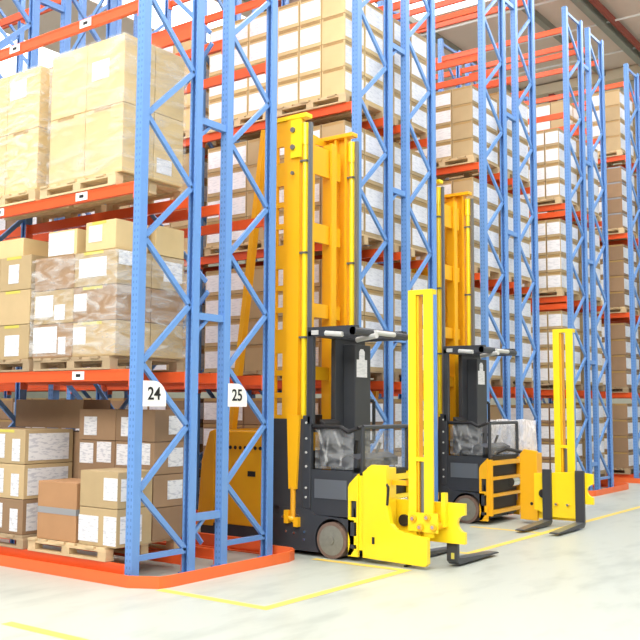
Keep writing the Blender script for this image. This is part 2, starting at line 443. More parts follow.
# ------------------------------------------------------------------ near cartons (first rack), every one with its own labels and tape
USED = {}
def carton(x0, x1, y0, y1, z0, z1, mat, labels, desc, group, tape=None, rot=0, tapemat='btape'):
    cx, cy = (x0+x1)/2, (y0+y1)/2
    t = thing('carton', (cx, cy, z0), desc, 'carton', group)
    g = .004
    BX(x0+g, x1-g, y0+g, y1-g, z0+.001, z1-g).build('box', mat, t, bev=.006)
    for (f, u0, u1, v0, v1) in labels:
        H = z1-z0
        if f == 'f':
            W = x1-x0; l = BX(x0+u0*W, x0+u1*W, y0+g-.004, y0+g-.0005, z0+v0*H, z0+v1*H)
        else:
            W = y1-y0; l = BX(x1-g+.0005, x1-g+.004, y0+u0*W, y0+u1*W, z0+v0*H, z0+v1*H)
        l.build('paper_label', 'label', t, org=((x0+x1)/2+.13*u0, y0, z0+v0*H))
    if tape == 'h':
        zc = (z0+z1)/2
        m = MB().box(x0+g-.002, x1-g+.002, y0+g-.002, y0+g-.0003, zc-.03, zc+.03).box(x1-g+.0003, x1-g+.002, y0+g-.002, y1-g, zc-.03, zc+.03)
        m.build('tape', tapemat, t)
    elif tape == 'v':
        xc = (x0+x1)/2
        BX(xc-.025, xc+.025, y0+g-.002, y0+g-.0003, z0+.01, z1-g).box(xc-.025, xc+.025, y0+g-.002, y1-g, z1-g, z1-g+.0015).build('tape', tapemat, t)
    elif tape == 't':
        BX(x0+.22*(x1-x0), x1-.32*(x1-x0), y0+g-.002, y0+g-.0003, z1-.035, z1-.006).build('tape', tapemat, t)
    if rot: t.rotation_euler.z = rot
    return t

YF = 5.80
# pallets of the first rack (x centres)
XA, XB = -7.21, -8.427
near_pallet(XA, YF-.02, 3.68, 'wood', 'pale wooden pallet under the tall film-wrapped cartons beside the post', 'pallets in the 24 rack')
near_pallet(XB, YF-.02, 3.68, 'wood', 'pale wooden pallet at the left edge below the film-wrapped cartons', 'pallets in the 24 rack')
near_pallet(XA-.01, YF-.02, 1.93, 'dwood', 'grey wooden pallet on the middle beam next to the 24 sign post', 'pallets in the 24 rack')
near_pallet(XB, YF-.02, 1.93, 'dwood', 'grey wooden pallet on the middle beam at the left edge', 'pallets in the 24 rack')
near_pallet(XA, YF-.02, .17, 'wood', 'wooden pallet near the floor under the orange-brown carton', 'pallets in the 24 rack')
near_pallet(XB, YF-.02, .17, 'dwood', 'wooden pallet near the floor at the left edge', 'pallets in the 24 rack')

# --- upper level: big cartons, two wide, two high, two deep
G2 = 'tall pale cartons on the upper beam of the 24 rack'
for pn, xc, zt in (('next to the post', -7.14, 5.17), ('at the left edge', -8.427, 5.13)):
    for c in (0, 1):
        for d in (0, 1):
            for rr in (0, 1):
                w = .55; x1 = xc+w-c*w; x0 = x1-w; y0 = YF+.01+d*.41; y1 = y0+.41
                zm = 3.81+(zt-3.81)*.5
                z0, z1 = (3.81, zm) if rr == 0 else (zm, zt)
                lb = []
                if pn != 'next to the post' and rr == 1 and c == 0 and d == 0: lb = [('f', .08, .58, .55, .85)]
                if pn == 'next to the post' and rr == 1 and c == 0 and d == 0: lb = [('f', .15, .60, .42, .70)]
                if pn == 'next to the post' and rr == 0 and c == 0 and d == 1: lb = [('r', .1, .6, .12, .34)]
                carton(x0, x1, y0, y1, z0, z1, 'cream', lb,
                       'big pale %s %s %s carton of the film-wrapped upper stack %s' % ('lower' if rr == 0 else 'upper', 'front' if d == 0 else 'rear', 'right' if c == 0 else 'left', pn), G2, tape='t' if rr == 0 else None)
def wrap(x0, x1, y0, y1, z0, z1, mat, label):
    m = MB(); n = 14
    ring = [(x0, y0), (x1, y0), (x1, y1), (x0, y1)]
    rows = 12; vs = []; segs = []
    for a in range(4):
        p, q = ring[a], ring[(a+1) % 4]
        for k in range(n): segs.append((p[0]+(q[0]-p[0])*k/n, p[1]+(q[1]-p[1])*k/n))
    cx, cy = (x0+x1)/2, (y0+y1)/2
    for j in range(rows+1):
        for (u, v) in segs:
            e = random.uniform(.003, .014)
            dx, dy = u-cx, v-cy; L = math.hypot(dx, dy)
            vs.append((u+dx/L*e, v+dy/L*e, z0+(z1-z0)*j/rows))
    T = len(segs)
    fs = [(j*T+k, j*T+(k+1) % T, (j+1)*T+(k+1) % T, (j+1)*T+k) for j in range(rows) for k in range(T)]
    m.add(vs, fs)
    return tag(m.build('stretch_wrap', mat, org=(cx, cy, z0), smooth=True), label, 'plastic film', 'clear stretch films round the stacks')
wrap(-7.70, -6.585, YF, YF+.84, 3.83, 5.17, 'film', 'crumpled clear film round the tall upper stack next to the post')
wrap(-8.984, -7.870, YF, YF+.84, 3.83, 5.13, 'thinfilm', 'clear film round the tall pale stack at the left edge')

# --- middle level
G1 = 'brown cartons on the middle beam of the 24 rack'
ZR = [2.06, 2.40, 2.74, 3.08]
rn = ['bottom', 'second', 'third']
x_cols = [(-7.86, -7.24), (-7.24, -6.62)]
lab1 = {(0, 0): [('f', .02, .62, .15, .92), ('f', .66, .84, .1, .6)], (1, 0): [('f', .05, .50, .2, .85), ('f', .54, .80, .1, .55)], (2, 0): [],
        (0, 1): [('f', .02, .32, .35, .85)], (1, 1): [('f', .02, .32, .3, .80)], (2, 1): [('f', .12, .76, .25, .80), ('r', .05, .8, .55, .95)]}
for rr in range(3):
    for c in (0, 1):
        x0, x1 = x_cols[c]
        for d in (0, 1):
            y0 = YF+.01+d*.45; lb = lab1[(rr, c)] if d == 0 else ([('r', .35, .92, .25, .85)] if (rr == 2 and c == 1) else [])
            carton(x0, x1, y0, y0+.45, ZR[rr], ZR[rr+1], 'tan' if (rr+c) % 2 else 'brown', lb,
                   '%s-layer %s %s brown carton of the middle stack by the sign post' % (rn[rr], 'left' if c == 0 else 'right', 'front' if d == 0 else 'rear'), G1,
                   tape='t' if c == 1 else None, tapemat='ytape')
carton(-7.68, -7.25, YF+.03, YF+.43, 3.08, 3.34, 'cream', [('f', .02, .90, .03, .92)], 'small carton almost covered by a white label, on top of the middle stack', G1, rot=.03)
carton(-7.10, -6.66, YF+.02, YF+.44, 3.08, 3.37, 'cream', [('f', .12, .55, .3, .85)], 'square yellowish carton atop the middle stack, left of the post', G1, tape='t', tapemat='ytape')
carton(-7.05, -6.62, YF+.50, YF+.90, 3.08, 3.38, 'cream', [], 'yellowish carton atop the middle stack seen through the blue braces', G1, tape='t', tapemat='ytape')
wrap(-7.875, -6.605, YF, YF+.915, 2.08, 3.06, 'thinfilm', 'clear film round the brown middle stack next to the sign post')
for rr in range(3):
    for c in (0, 1):
        for d in (0, 1):
            x1 = -7.92-c*.535; y0 = YF+.01+d*.45
            lb = [('f', .30, .62, .2, .75)] if (d == 0 and rr == 2 and c == 0) else ([('f', .25, .7, .1, .7)] if d == 0 and rr == 0 else [])
            carton(x1-.535, x1, y0, y0+.45, 2.06+.36*rr, 2.42+.36*rr, 'tan', lb,
                   '%s-layer %s %s tan carton of the middle stack at the left edge' % (rn[rr], 'right' if c == 0 else 'left', 'front' if d == 0 else 'rear'), G1, tape='t', tapemat='ytape')
carton(-8.55, -8.12, YF+.05, YF+.5, 3.14, 3.34, 'cream', [], 'low tan carton on top of the left edge middle stack', G1)

# --- ground level
G0 = 'cartons on the floor level of the 24 rack'
carton(-7.68, -7.09, YF-.0, YF+.42, .30, .86, 'russet', [], 'orange-brown carton with one grey tape band at the front of the pallet', G0, tape='h', tapemat='tape')
MBX = []
carton(-7.05, -6.52, YF+.0, YF+.44, .30, .65, 'tan', [('f', .0, .52, .1, .78), ('f', .66, .98, .05, .8), ('r', .1, .7, .1, .8)], 'tan two-label carton standing on the floor pallet beside the 24 post', G0)
carton(-7.05, -6.52, YF+.0, YF+.44, .65, .99, 'tan', [('f', .64, .99, .22, .82), ('r', .1, .7, .2, .8)], 'tan carton stacked on the two-label carton beside the 24 post', G0)
for c in (0, 1):
    for rr in range(4):
        x0, x1 = ((-7.70, -7.14), (-7.14, -6.58))[c]
        z0 = .30+.315*rr
        lb = []
        if rr == 2: lb = [('f', .05, .42, .25, .9), ('f', .52, .90, .3, .95)]
        if rr == 3: lb = [('f', .15, .5, .15, .75)]
        if c == 1 and rr >= 1: lb = lb+[('r', .45, .92, .22, .80)]
        carton(x0, x1, YF+.50, YF+.93, z0, z0+.315, 'brown', lb,
               '%s brown carton of the rear %s column on the floor pallet' % (['bottom', 'second', 'third', 'top'][rr], 'left' if c == 0 else 'right'), G0)
for rr in range(3):
    z0 = .30+.35*rr
    carton(-8.50, -7.92, YF+.01, YF+.62, z0, z0+.35, 'tan' if rr else 'brown', [('f', .05, .42, .15, .85), ('f', .64, .86, .08, .72), ('r', .08, .90, .1, .88)],
           '%s tan carton with big side label in the left floor stack' % rn[rr], G0, tape='t' if rr == 2 else None, tapemat='ytape')
    carton(-9.0, -8.52, YF+.01, YF+.62, z0, z0+.35, 'brown', [('f', .1, .8, .2, .8)], '%s brown carton farthest left in the floor stack' % rn[rr], G0)
carton(-8.95, -7.80, YF+.64, YF+.98, .30, 1.32, 'brown', [], 'tall dark brown carton behind the left floor stack', G0)
carton(-8.92, -7.76, YF+.60, YF+.98, 1.35, 1.66, 'brown', [], 'long dark brown carton lying above the left floor stack', G0)

# ------------------------------------------------------------------ loads of the other racks
CW, CH, CD = .37, .285, .46
_cm = {}
def carton_mb(w, d, h, f, r, style):
    """carton with its lower left front corner at 0; f and r say whether front and right faces carry a label."""
    m = MB(); g = .007
    m.box(g, w-g, g, d-g, .001, h-g, 0)
    def lab(face, big):
        a = .06 if big else .3
        if face == 'f': m.box(w*a, w*(1-a*1.0), g-.003, g, h*.14, h*.80, 1)
        else: m.box(w-g, w-g+.003, d*a, d*(1-a), h*.14, h*.80, 1)
    if f: lab('f', f == 1)
    if r: lab('r', r == 1)
    # tape strip along the lid edge
    m.box(g+.02, w-g-.02, g-.002, g, h-.045, h-g-.004, 2)
    m.box(w-g, w-g+.002, g+.02, d-g-.02, h-.045, h-g-.004, 2)
    return m
STY = {'tan': ('tan', 'bright_label', 'btape'), 'brown': ('brown', 'bright_label', 'btape'), 'cream': ('cream', 'bright_label', 'btape'), 'plain': ('brown', 'bright_label', 'tape')}
STUFF = {}
def put_carton(x, y, z, w, d, h, f, r, style, desc, group, indiv):
    if indiv:
        key = (round(w, 3), round(d, 3), round(h, 3), f, r, style)
        if key not in _cm:
            _cm[key] = carton_mb(w, d, h, f, r, style).mesh('carton', list(STY[style]))
        o = bpy.data.objects.new('carton', _cm[key]); o.location = Vector((x, y, z))*S; COL.objects.link(o)
        tag(o, desc, 'carton', group)
    else:
        m = carton_mb(w, d, h, f, r, style)
        T = STUFF.setdefault('all', MB()); off = Vector((x, y, z))
        mi = {'tan': 0, 'cream': 3, 'brown': 4, 'plain': 4}[style]
        b = len(T.v); T.v += [v+off for v in m.v]; T.f += [[b+i for i in f_] for f_ in m.f]
        T.m += [mi if q == 0 else q for q in m.m]
ordn = ['bottom', 'second', 'third', 'fourth', 'fifth']
RS = {2: 'rack beside near mast', 3: 'rack behind near guard', 4: 'rack beside far mast', 5: 'rack behind far guard', 6: 'rack behind far forks', 7: 'rack right of far forks', 8: 'rack at right edge', 9: 'last rack at right edge'}
LS = ['floor', 'lower', 'middle', 'upper', 'topmost']
cnt = [0]
def load(r, lv, bay, slot, ncol=3, nrow=4, nside=2, style='tan', side_only=False, indiv=False, lastplain=True, ch=.352, allr=True, CW=CW):
    ya = RY[r][0]-.08; xr = (PX-.14)-BAY*bay-slot*1.25
    z = LV[lv]; W = ncol*CW
    pl = ['nearest the post', 'second from post'][slot] + ([' in first bay', ' in second bay', ' in third bay'][bay])
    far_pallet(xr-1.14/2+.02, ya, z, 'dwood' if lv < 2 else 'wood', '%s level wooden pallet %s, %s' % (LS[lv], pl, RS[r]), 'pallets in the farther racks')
    z += .13; cd = .94/nside
    for j in range(nrow):
        for i in range(ncol):
            for k in range(nside):
                if side_only and i > 0: continue
                if not side_only and k > 0 and i > 0 and j < nrow-1: continue
                f = 0 if (k > 0 or (lastplain and i == 0)) else 1
                rr = 1 if (i == 0 and allr) else 0
                desc = '%s labelled carton up, %s column, %s row, %s %s pallet, %s' % (ordn[j], ['outer', 'second', 'third', 'inner'][i], ['front', 'rear'][k], ['outer', 'inner'][slot], LS[lv], RS[r])
                ii = indiv and (k == 0 or i == 0)
                put_carton(xr-(i+1)*CW, ya+.01+k*cd, z+j*ch, CW, cd, ch, f, rr, style, desc, 'cartons in the farther racks', ii)
                if ii: cnt[0] += 1
# rack 3 (right of the near truck)
for lv, st in ((3, 'cream'), (2, 'tan'), (1, 'tan'), (0, 'brown')):
    load(2, lv, 0, 0, style=st, indiv=lv > 0)
    load(2, lv, 0, 1, style=st, indiv=lv > 0, lastplain=lv != 3)
    load(2, lv, 1, 0, style=st); load(2, lv, 1, 1, style=st)
for lv in (2, 1, 0):
    load(2, lv, 2, 0, style='brown'); load(2, lv, 2, 1, style='brown')
# rack 4, only its end stacks can be seen
for lv, st in ((3, 'tan'), (2, 'tan'), (1, 'tan'), (0, 'brown')): load(3, lv, 0, 0, style=st, indiv=True, side_only=True)
# rack 5
for lv, st, nr in ((3, 'tan', 4), (2, 'tan', 4), (1, 'tan', 4)): load(4, lv, 0, 0, style=st, nrow=nr, indiv=True, ch=.285 if lv == 3 else .352)
load(4, 3, 0, 1, style='tan', ch=.32)
for lv in (3, 2, 1): load(5, lv, 0, 0, style='tan', side_only=True, indiv=lv > 0)
# rack 7, 8
for lv in (4, 3, 2, 1, 0):
    if lv < 4: load(6, lv, 0, 0, style='tan' if lv > 0 else 'brown', indiv=(lv == 3), lastplain=False, ncol=4, CW=.285, ch=.338)
    if lv < 4: load(6, lv, 0, 1, style='tan', ch=.338)
    if lv < 4: load(7, lv, 0, 0, style='tan', side_only=True)
load(6, 3, 1, 0, ch=.338)
# rack 9: plain brown cartons with grey seams, white labels on their ends
for lv in (4, 3, 2, 1, 0):
    for sl in (0, 1): load(8, lv, 0, sl, ncol=2 if sl == 0 else 3, style='plain' if lv < 4 else 'tan', lastplain=True, nrow=4, ch=.35, indiv=(sl == 0 and lv == 3))
    load(9, lv, 0, 0, style='tan', side_only=True)
print('individual far cartons', cnt[0])
# film-wrapped load on the floor behind the far truck
G5 = 'white film-wrapped cartons on the floor behind the far truck'
for pn, r_ in (('left', 4), ('right', 5)):
    ya = RY[r_][0]-.06
    far_pallet(-7.06, ya, .17, 'dwood', 'floor level pallet under the %s white-wrapped stack behind the far truck' % pn, 'pallets in the farther racks')
    for j in range(3):
        for k in range(2):
            x0 = -7.6
            o = carton(x0, -6.52, ya+.02+k*.44, ya+.46+k*.44, .30+.32*j, .62+.32*j, 'cream', [('r', .1, .85, .15, .85)],
                       '%s %s pale carton inside the %s white film wrap' % (['bottom', 'middle', 'top'][j], ['front', 'rear'][k], pn), G5)
    wrap(-7.62, -6.50, ya+.01, ya+.91, .31, 1.27, 'whitefilm', 'milky white film wrapped round the %s low stack behind the far truck' % pn)
if 'all' in STUFF:
    o = STUFF['all'].build('stacked_cartons', ['tan', 'bright_label', 'btape', 'cream', 'brown'])
    tag(o, 'remaining labelled cardboard cartons stacked deeper in the farther racks', 'cartons', 'cartons in the farther racks', 'stuff')

# ------------------------------------------------------------------ turret trucks
def truck(ox, oy, side, label):
    T = thing('turret_truck', (-5.9+ox, 8.6+oy, 0), label, 'forklift', 'narrow aisle turret trucks')
    D = Vector((ox, oy, 0))
    Y0, Y1 = 8.08, 9.14
    def put(m, name, mat, parent=T, bev=0, smooth=False):
        m.v = [v+D for v in m.v]
        return m.build(name, mat, parent, bev=bev, smooth=smooth)
    def many(ms, name, mat, parent, smooth=False):
        for m_ in ms: put(m_, name, mat, parent, smooth=smooth)
    def channel(x0, x1, yo, yi, t):   # C section open towards yi
        s_ = 1 if yi > yo else -1
        return [(x0, yo), (x1, yo), (x1, yi), (x1-t, yi), (x1-t, yo+t*s_), (x0+t, yo+t*s_), (x0+t, yi), (x0, yi)]
    # ---- rear body
    bc = put(BX(-7.31, -6.68, Y0+.02, Y1-.02, .24, 1.31), 'battery_cover', 'body', bev=.015)
    many([MB().cyl((-7.2+k*.075, Y0+.022, 1.12), (-7.2+k*.075, Y0+.014, 1.12), .022, 8) for k in range(7)], 'vent_hole', 'black', bc)
    put(BX(-6.93, -6.82, Y0+.012, Y0+.022, .80, .86), 'grip', 'black', bc)
    put(MB().prism([(-7.72, .2), (-7.46, .2), (-7.44, 1.33), (-7.54, 1.30), (-7.66, .95)], 'y', Y0+.02, Y1-.02), 'rear_cover', 'body', bev=.02)
    put(BX(-7.445, -7.31, Y0+.06, Y1-.06, .2, 1.28), 'rear_recess', 'black')
    put(BX(-7.66, -6.64, Y0+.03, Y1-.03, .05, .24), 'skirt', 'dark')
    # ---- dark hydraulic housing between body and mast
    put(BX(-6.68, -6.46, Y0+.06, Y1-.06, .05, 1.5), 'housing', 'dark', bev=.01)
    put(BX(-6.68, -6.08, Y0+.005, Y0+.03, .5, 1.46), 'mast_cover', 'dark')
    # ---- chassis with wheel arches
    arch = [(-5.735+.225*math.cos(t), .19+.225*math.sin(t)) for t in [math.radians(a) for a in range(218, -39, -16)]]
    prof = [(-6.46, .05), (-5.96, .05)]+arch+[(-5.50, .06), (-5.46, .12), (-5.46, .42), (-5.98, .44), (-6.05, .5), (-6.46, .5)]
    ch = put(BX(-6.46, -5.5, Y0+.26, Y1-.26, .06, .42), 'chassis', 'dark')
    put(MB().prism(prof, 'y', Y0, Y0+.24), 'side_plate', 'dark', ch)
    put(MB().prism(prof, 'y', Y1-.24, Y1), 'side_plate', 'dark', ch)
    many([MB().cyl((x, Y0, z), (x, Y0-.012, z), .014, 8) for (x, z) in ((-6.35, .24), (-6.24, .23), (-6.10, .25), (-6.10, .17), (-6.2, .42))], 'bolt', 'chrome', ch)
    for ya, yb in ((Y0-.015, Y0+.16), (Y1-.16, Y1+.015)):
        w = put(MB().cyl((-5.735, ya, .192), (-5.735, yb, .192), .19, 32), 'load_wheel', 'tyre', smooth=True)
        o = ya if ya < Y0 else yb; s = -1 if ya < Y0 else 1
        put(MB().cyl((-5.735, o, .192), (-5.735, o+.006*s, .192), .155, 28).cyl((-5.735, o, .192), (-5.735, o+.02*s, .192), .04, 16), 'hub', 'hub', w, smooth=True)
    # ---- mast
    zt = 4.86
    def windowed(y0, y1):
        m = MB(); x0, x1 = -6.63, -6.42
        m.box(x0, x0+.06, y0, y1, .5, zt); m.box(x1-.05, x1, y0, y1, .5, zt)
        z = 1.5; k = 0
        m.box(x0+.06, x1-.05, y0, y1, .5, 1.5)
        while z < zt-.3:
            wn = .19; gap = .06 if k % 3 != 2 else .27
            z += wn
            m.box(x0+.06, x1-.05, y0, y1, z, min(z+gap, zt)); z += gap; k += 1
        if z < zt: m.box(x0+.06, x1-.05, y0, y1, z, zt)
        return m
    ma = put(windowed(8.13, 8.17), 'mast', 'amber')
    put(windowed(9.10, 9.14), 'rear_rail', 'amber', ma)
    for y0, y1, s in ((8.115, 8.215, 1), (9.05, 9.15, -1)):
        yo, yi = (y0, y1) if s > 0 else (y1, y0)
        # channel section rail
        put(MB().prism(channel(-6.418, -6.24, yo, yi, .028), 'z', .42, zt), 'outer_rail', 'amber', ma)
        put(MB().cyl((-6.19, y0+.05, 1.4), (-6.19, y0+.05, 4.72), .033, 14).cyl((-6.19, y0+.05, 4.55), (-6.19, y0+.05, 4.80), .045, 14), 'lift_cylinder', 'yellow', ma, smooth=True)
        many([BX(-6.238, -6.15, y0+.01, y0+.09, z, z+.022) for z in (4.35, 3.3, 2.35)], 'cylinder_clamp', 'grey', ma)
        put(BX(-6.135, -6.10, y0+.03, y0+.07, .5, 4.80), 'chain', 'grey', ma)
    for y in (8.36, 8.80):
        put(MB().prism([(-6.40, y), (-6.28, y), (-6.28, y-.035), (-6.25, y-.035), (-6.25, y+.065), (-6.28, y+.065), (-6.28, y+.03), (-6.40, y+.03)], 'z', .45, 4.72), 'inner_rail', 'amber', ma)
    for z0, z1 in ((4.30, 4.64), (3.50, 3.72), (2.62, 2.78), (1.9, 2.05), (1.1, 1.3)):
        put(BX(-6.33, -6.29, 8.22, 9.0, z0, z1), 'cross_member', 'amber', ma)
    put(MB().prism([(8.40, 4.74), (9.12, 4.80), (9.12, 4.86), (8.30, 4.94), (8.22, 4.90)], 'x', -6.60, -6.56), 'cross_member', 'amber', ma)
    for y in (8.165, 9.09):
        put(BX(-6.62, -6.14, y-.06, y+.06, zt, zt+.05), 'head_plate', 'amber' if y > 9 else 'yellow', ma, bev=.006)
    many([MB().cyl((-6.30, 8.078, z), (-6.30, 8.055, z), .03 if z > 4.3 else .022, 14) for z in (4.72, 4.52, 4.22)], 'pulley', 'grey', ma, smooth=True)
    put(BX(-6.34, -6.20, 8.08, 8.115, 4.40, 4.84), 'head_bracket', 'yellow', ma)
    # raked stay behind the mast and the tapered tilt strut on its near side
    put(MB().bar((-7.16, 8.62, 5.0), (-7.64, 8.62, 1.30), .07, .09, up=(0, 1, 0)), 'raked_stay', 'amber')
    m = MB()
    m.prism([(-6.335, 1.50), (-6.165, 1.50), (-6.205, .70), (-6.305, .70)], 'y', Y0-.03, Y0+.02)
    st = put(m, 'tilt_strut', 'amber')
    put(MB().cyl((-6.255, Y0-.01, .72), (-6.255, Y0-.01, .38), .030, 12), 'strut_rod', 'body', st, smooth=True)
    many([BX(-6.35, -6.29, Y0-.05, Y0+.0, .33, .47), BX(-6.22, -6.16, Y0-.05, Y0, .30, .40), MB().cyl((-6.289, Y0-.03, .385), (-6.221, Y0-.03, .37), .03, 10)], 'strut_bracket', 'amber', st)
    put(MB().cyl((-6.38, Y0-.035, .40), (-6.36, Y0-.035, .40), .02, 8), 'pin', 'chrome', st)
    # ---- operator cab
    XB_, XF = -6.07, -5.45
    cb = put(BX(XB_, XF, Y0+.02, Y1-.02, .44, .54), 'operator_cab', 'dark')
    put(BX(XB_, XF-.04, Y0+.02, Y0+.05, .54, .92), 'side_panel', 'dark', cb)
    put(BX(XB_, XF-.04, Y1-.05, Y1-.02, .54, .92), 'side_panel', 'dark', cb)
    put(BX(-5.98, -5.56, Y0+.008, Y0+.02, .62, .82), 'recess_plate', 'brown' if False else 'grey', cb)
    put(BX(XF-.04, XF, Y0+.02, Y1-.02, .44, .90), 'front_panel', 'dark', cb, bev=.01)
    put(BX(-6.14, -6.03, Y0-.0, Y0+.06, .50, 1.5), 'corner_housing', 'dark', cb, bev=.01)
    many([MB().cyl((-6.085, Y0, z), (-6.085, Y0-.01, z), .013, 8) for z in (.62, .72, .95, 1.1, 1.25, 1.42)], 'rivet', 'lampgrey', cb)
    # rear wall of the cab: two tall dark cabinets with the mast showing beside them
    put(BX(-6.06, -6.0, 8.50, 9.10, .54, 2.36), 'rear_wall', 'dark', cb, bev=.008)
    ct = put(BX(-6.0, -5.84, 8.66, 8.98, .54, 2.30), 'cabinet', 'dark', cb, bev=.01)
    put(MB().prism([(8.69, 1.93), (8.90, 1.93), (8.90, 2.13), (8.85, 2.13), (8.85, 2.22), (8.82, 2.25), (8.77, 2.25), (8.74, 2.22), (8.74, 2.13), (8.69, 2.13)], 'x', -5.84, -5.836), 'sticker', 'bright_label', cb)
    put(MB().tube([(-6.0, 9.02, 1.7), (-5.86, 9.08, 1.66), (-5.86, 9.08, 1.2), (-6.0, 9.02, 1.15)], .02, 8), 'lever', 'black', cb)
    put(BX(-5.87, -5.85, 9.07, 9.10, 1.3, 1.6), 'lever_badge', 'white', cb)
    # plastic covered seat, console and armrest
    m = MB().prism([(-6.0, .95), (-5.72, .95), (-5.72, 1.02), (-5.90, 1.08), (-5.93, 1.42), (-6.0, 1.46)], 'y', 8.2, 8.52)
    put(m, 'seat', 'black', cb, bev=.012)
    many([MB().prism([(-5.78, .95), (-5.5, .95), (-5.5, 1.04), (-5.62, 1.09), (-5.78, 1.0)], 'y', 8.2, 9.02)], 'console', 'dark', cb)
    many([MB().tube([(-5.64, 8.36, 1.08), (-5.60, 8.34, 1.24)], .022, 10), MB().tube([(-5.62, 8.76, 1.08), (-5.58, 8.78, 1.2)], .018, 10)], 'joystick', 'black', cb, smooth=True)
    many([MB().bar((-5.95, Y0+.036, 1.34), (-5.83, Y0+.036, 1.0), .03, .008, up=(0, 1, 0)), MB().bar((-5.82, Y0+.036, 1.26), (-5.86, Y0+.036, .97), .018, .008, up=(0, 1, 0)),
          MB().bar((-5.74, Y0+.036, 1.33), (-5.64, Y0+.036, 1.12), .022, .008, up=(0, 1, 0)), MB().bar((-5.64, Y0+.036, 1.12), (-5.66, Y0+.036, .97), .022, .008, up=(0, 1, 0))], 'film_fold', 'film', cb)
    put(MB().box(-6.0, -5.50, Y0+.045, Y0+.05, .93, 1.36), 'side_film', 'clear', cb)
    put(MB().tube([(-6.04, Y0+.04, 1.38), (-5.66, Y0+.04, 1.38), (-5.56, Y0+.04, 1.33), (-5.46, Y0+.06, 1.37), (-5.44, Y0+.2, 1.38)], .022, 10), 'side_rail', 'black', cb, smooth=True)
    gt = put(MB().tube([(-5.43, Y0+.12, .9), (-5.43, Y0+.12, 1.38), (-5.43, Y1-.04, 1.38), (-5.43, Y1-.04, .9)], .024, 10), 'front_rail', 'dark', cb, smooth=True)
    put(BX(-5.437, -5.427, Y0+.14, Y1-.06, .88, 1.34), 'clear_screen', 'clear', cb)
    put(BX(-5.46, -5.42, Y0+.1, Y1-.02, .84, .92), 'sill', 'black', cb)
    if side == 'far':
        vs = []; m = MB(); nx = 14
        for jz in range(5):
            for ix in range(nx+1):
                vs.append((-6.06+ix*.91/nx, Y1+.02+.02*math.sin(ix*2.1+jz), 1.42-.125*jz+.01*math.sin(ix*1.3)))
        m.add(vs, [(r_*(nx+1)+c_, r_*(nx+1)+c_+1, (r_+1)*(nx+1)+c_+1, (r_+1)*(nx+1)+c_) for r_ in range(4) for c_ in range(nx)])
        sh = put(m, 'film_sheet', 'whitefilm', cb, smooth=True)
        so = sh.modifiers.new('thickness', 'SOLIDIFY'); so.thickness = .004
        sh['label'] = 'milky white film sheet draped beside the cab'
    # overhead guard
    put(MB().box(XB_-.01, XB_+.06, Y0+.0, Y0+.06, 1.4, 2.42), 'guard_post', 'dark', cb, bev=.006)
    put(MB().box(XB_-.01, XB_+.05, Y1-.06, Y1, 1.4, 2.42), 'guard_post', 'dark', cb, bev=.006)
    m = MB()
    m.box(XB_-.01, XF, Y0, Y0+.08, 2.36, 2.46).box(XB_-.01, XF, Y1-.08, Y1, 2.36, 2.46)
    m.box(XB_-.01, XB_+.08, Y0+.08, Y1-.08, 2.36, 2.46)
    m.cyl((XF-.03, Y0, 2.40), (XF-.03, Y1+.02, 2.40), .045, 12)
    for k in range(5):
        y = Y0+.2+k*.16; m.box(XB_+.08, XF-.05, y, y+.035, 2.38, 2.43)
    gr = put(m, 'overhead_guard', 'dark')
    put(MB().box(-6.02, -5.93, Y0-.012, Y0, 2.375, 2.425), 'lamp', 'lampgrey', gr)
    put(MB().cyl((-5.82, Y0-.02, 2.385), (-5.60, Y0-.02, 2.365), .028, 12), 'tube_lamp', 'lampgrey', gr, smooth=True)
    put(MB().cyl((XF+.02, Y0+.35, 2.40), (XF+.02, Y0+.75, 2.40), .028, 12), 'tube_lamp', 'lampgrey', gr, smooth=True)
    put(MB().cyl((-5.66, Y0+.35, 2.33), (-5.36, Y0+.28, 2.36), .03, 12), 'tube_lamp', 'lampgrey', gr, smooth=True)
    # ---- traverse frame across the front
    m = MB()
    for z0, z1 in ((.14, .19), (.37, .41), (.60, .64), (.80, .86)): m.box(-5.42, -5.36, Y0+.04, Y1-.04, z0, z1)
    for y in (Y0+.02, Y1-.07): m.box(-5.421, -5.359, y, y+.05, .12, .88)
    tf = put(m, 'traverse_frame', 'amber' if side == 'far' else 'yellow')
    put(MB().box(-5.445, -5.425, Y0+.1, Y1-.1, .1, .82), 'backing', 'black', tf)
    put(MB().cyl((-5.40, 8.78, .54), (-5.40, 8.98, .54), .07, 16), 'traverse_motor', 'chrome', tf, smooth=True)
    # near end plate with its openings
    for yy in (Y0-.0, Y1-.03):
        x0, x1 = -5.535, -5.41
        holes = [(.13, .17), (.26, .40), (.45, .62)]
        m = MB(); zs = .05
        for h0, h1 in holes:
            m.box(x0, x1, yy, yy+.03, zs, h0); m.box(x0, x0+.03, yy, yy+.03, h0, h1); m.box(x1-.02, x1, yy, yy+.03, h0, h1); zs = h1
        m.prism([(x0, zs), (x1, zs), (x1, .90), (x0+.02, .80), (x0, .76)], 'y', yy, yy+.03)
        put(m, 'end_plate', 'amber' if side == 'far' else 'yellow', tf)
    # ---- turret head
    if side == 'near':
        s, yp, xc, dx = 1, 8.10, -4.75, 0
    else:
        s, yp, xc, dx = -1, 12.40-oy, -4.80-ox, 0
    hx = 0 if side == 'near' else -.06-ox+.25-.25
    def Yb(a, b):   # y band measured from the outer face of the head towards the forks
        p, q = yp+s*a, yp+s*b
        return (min(p, q), max(p, q))
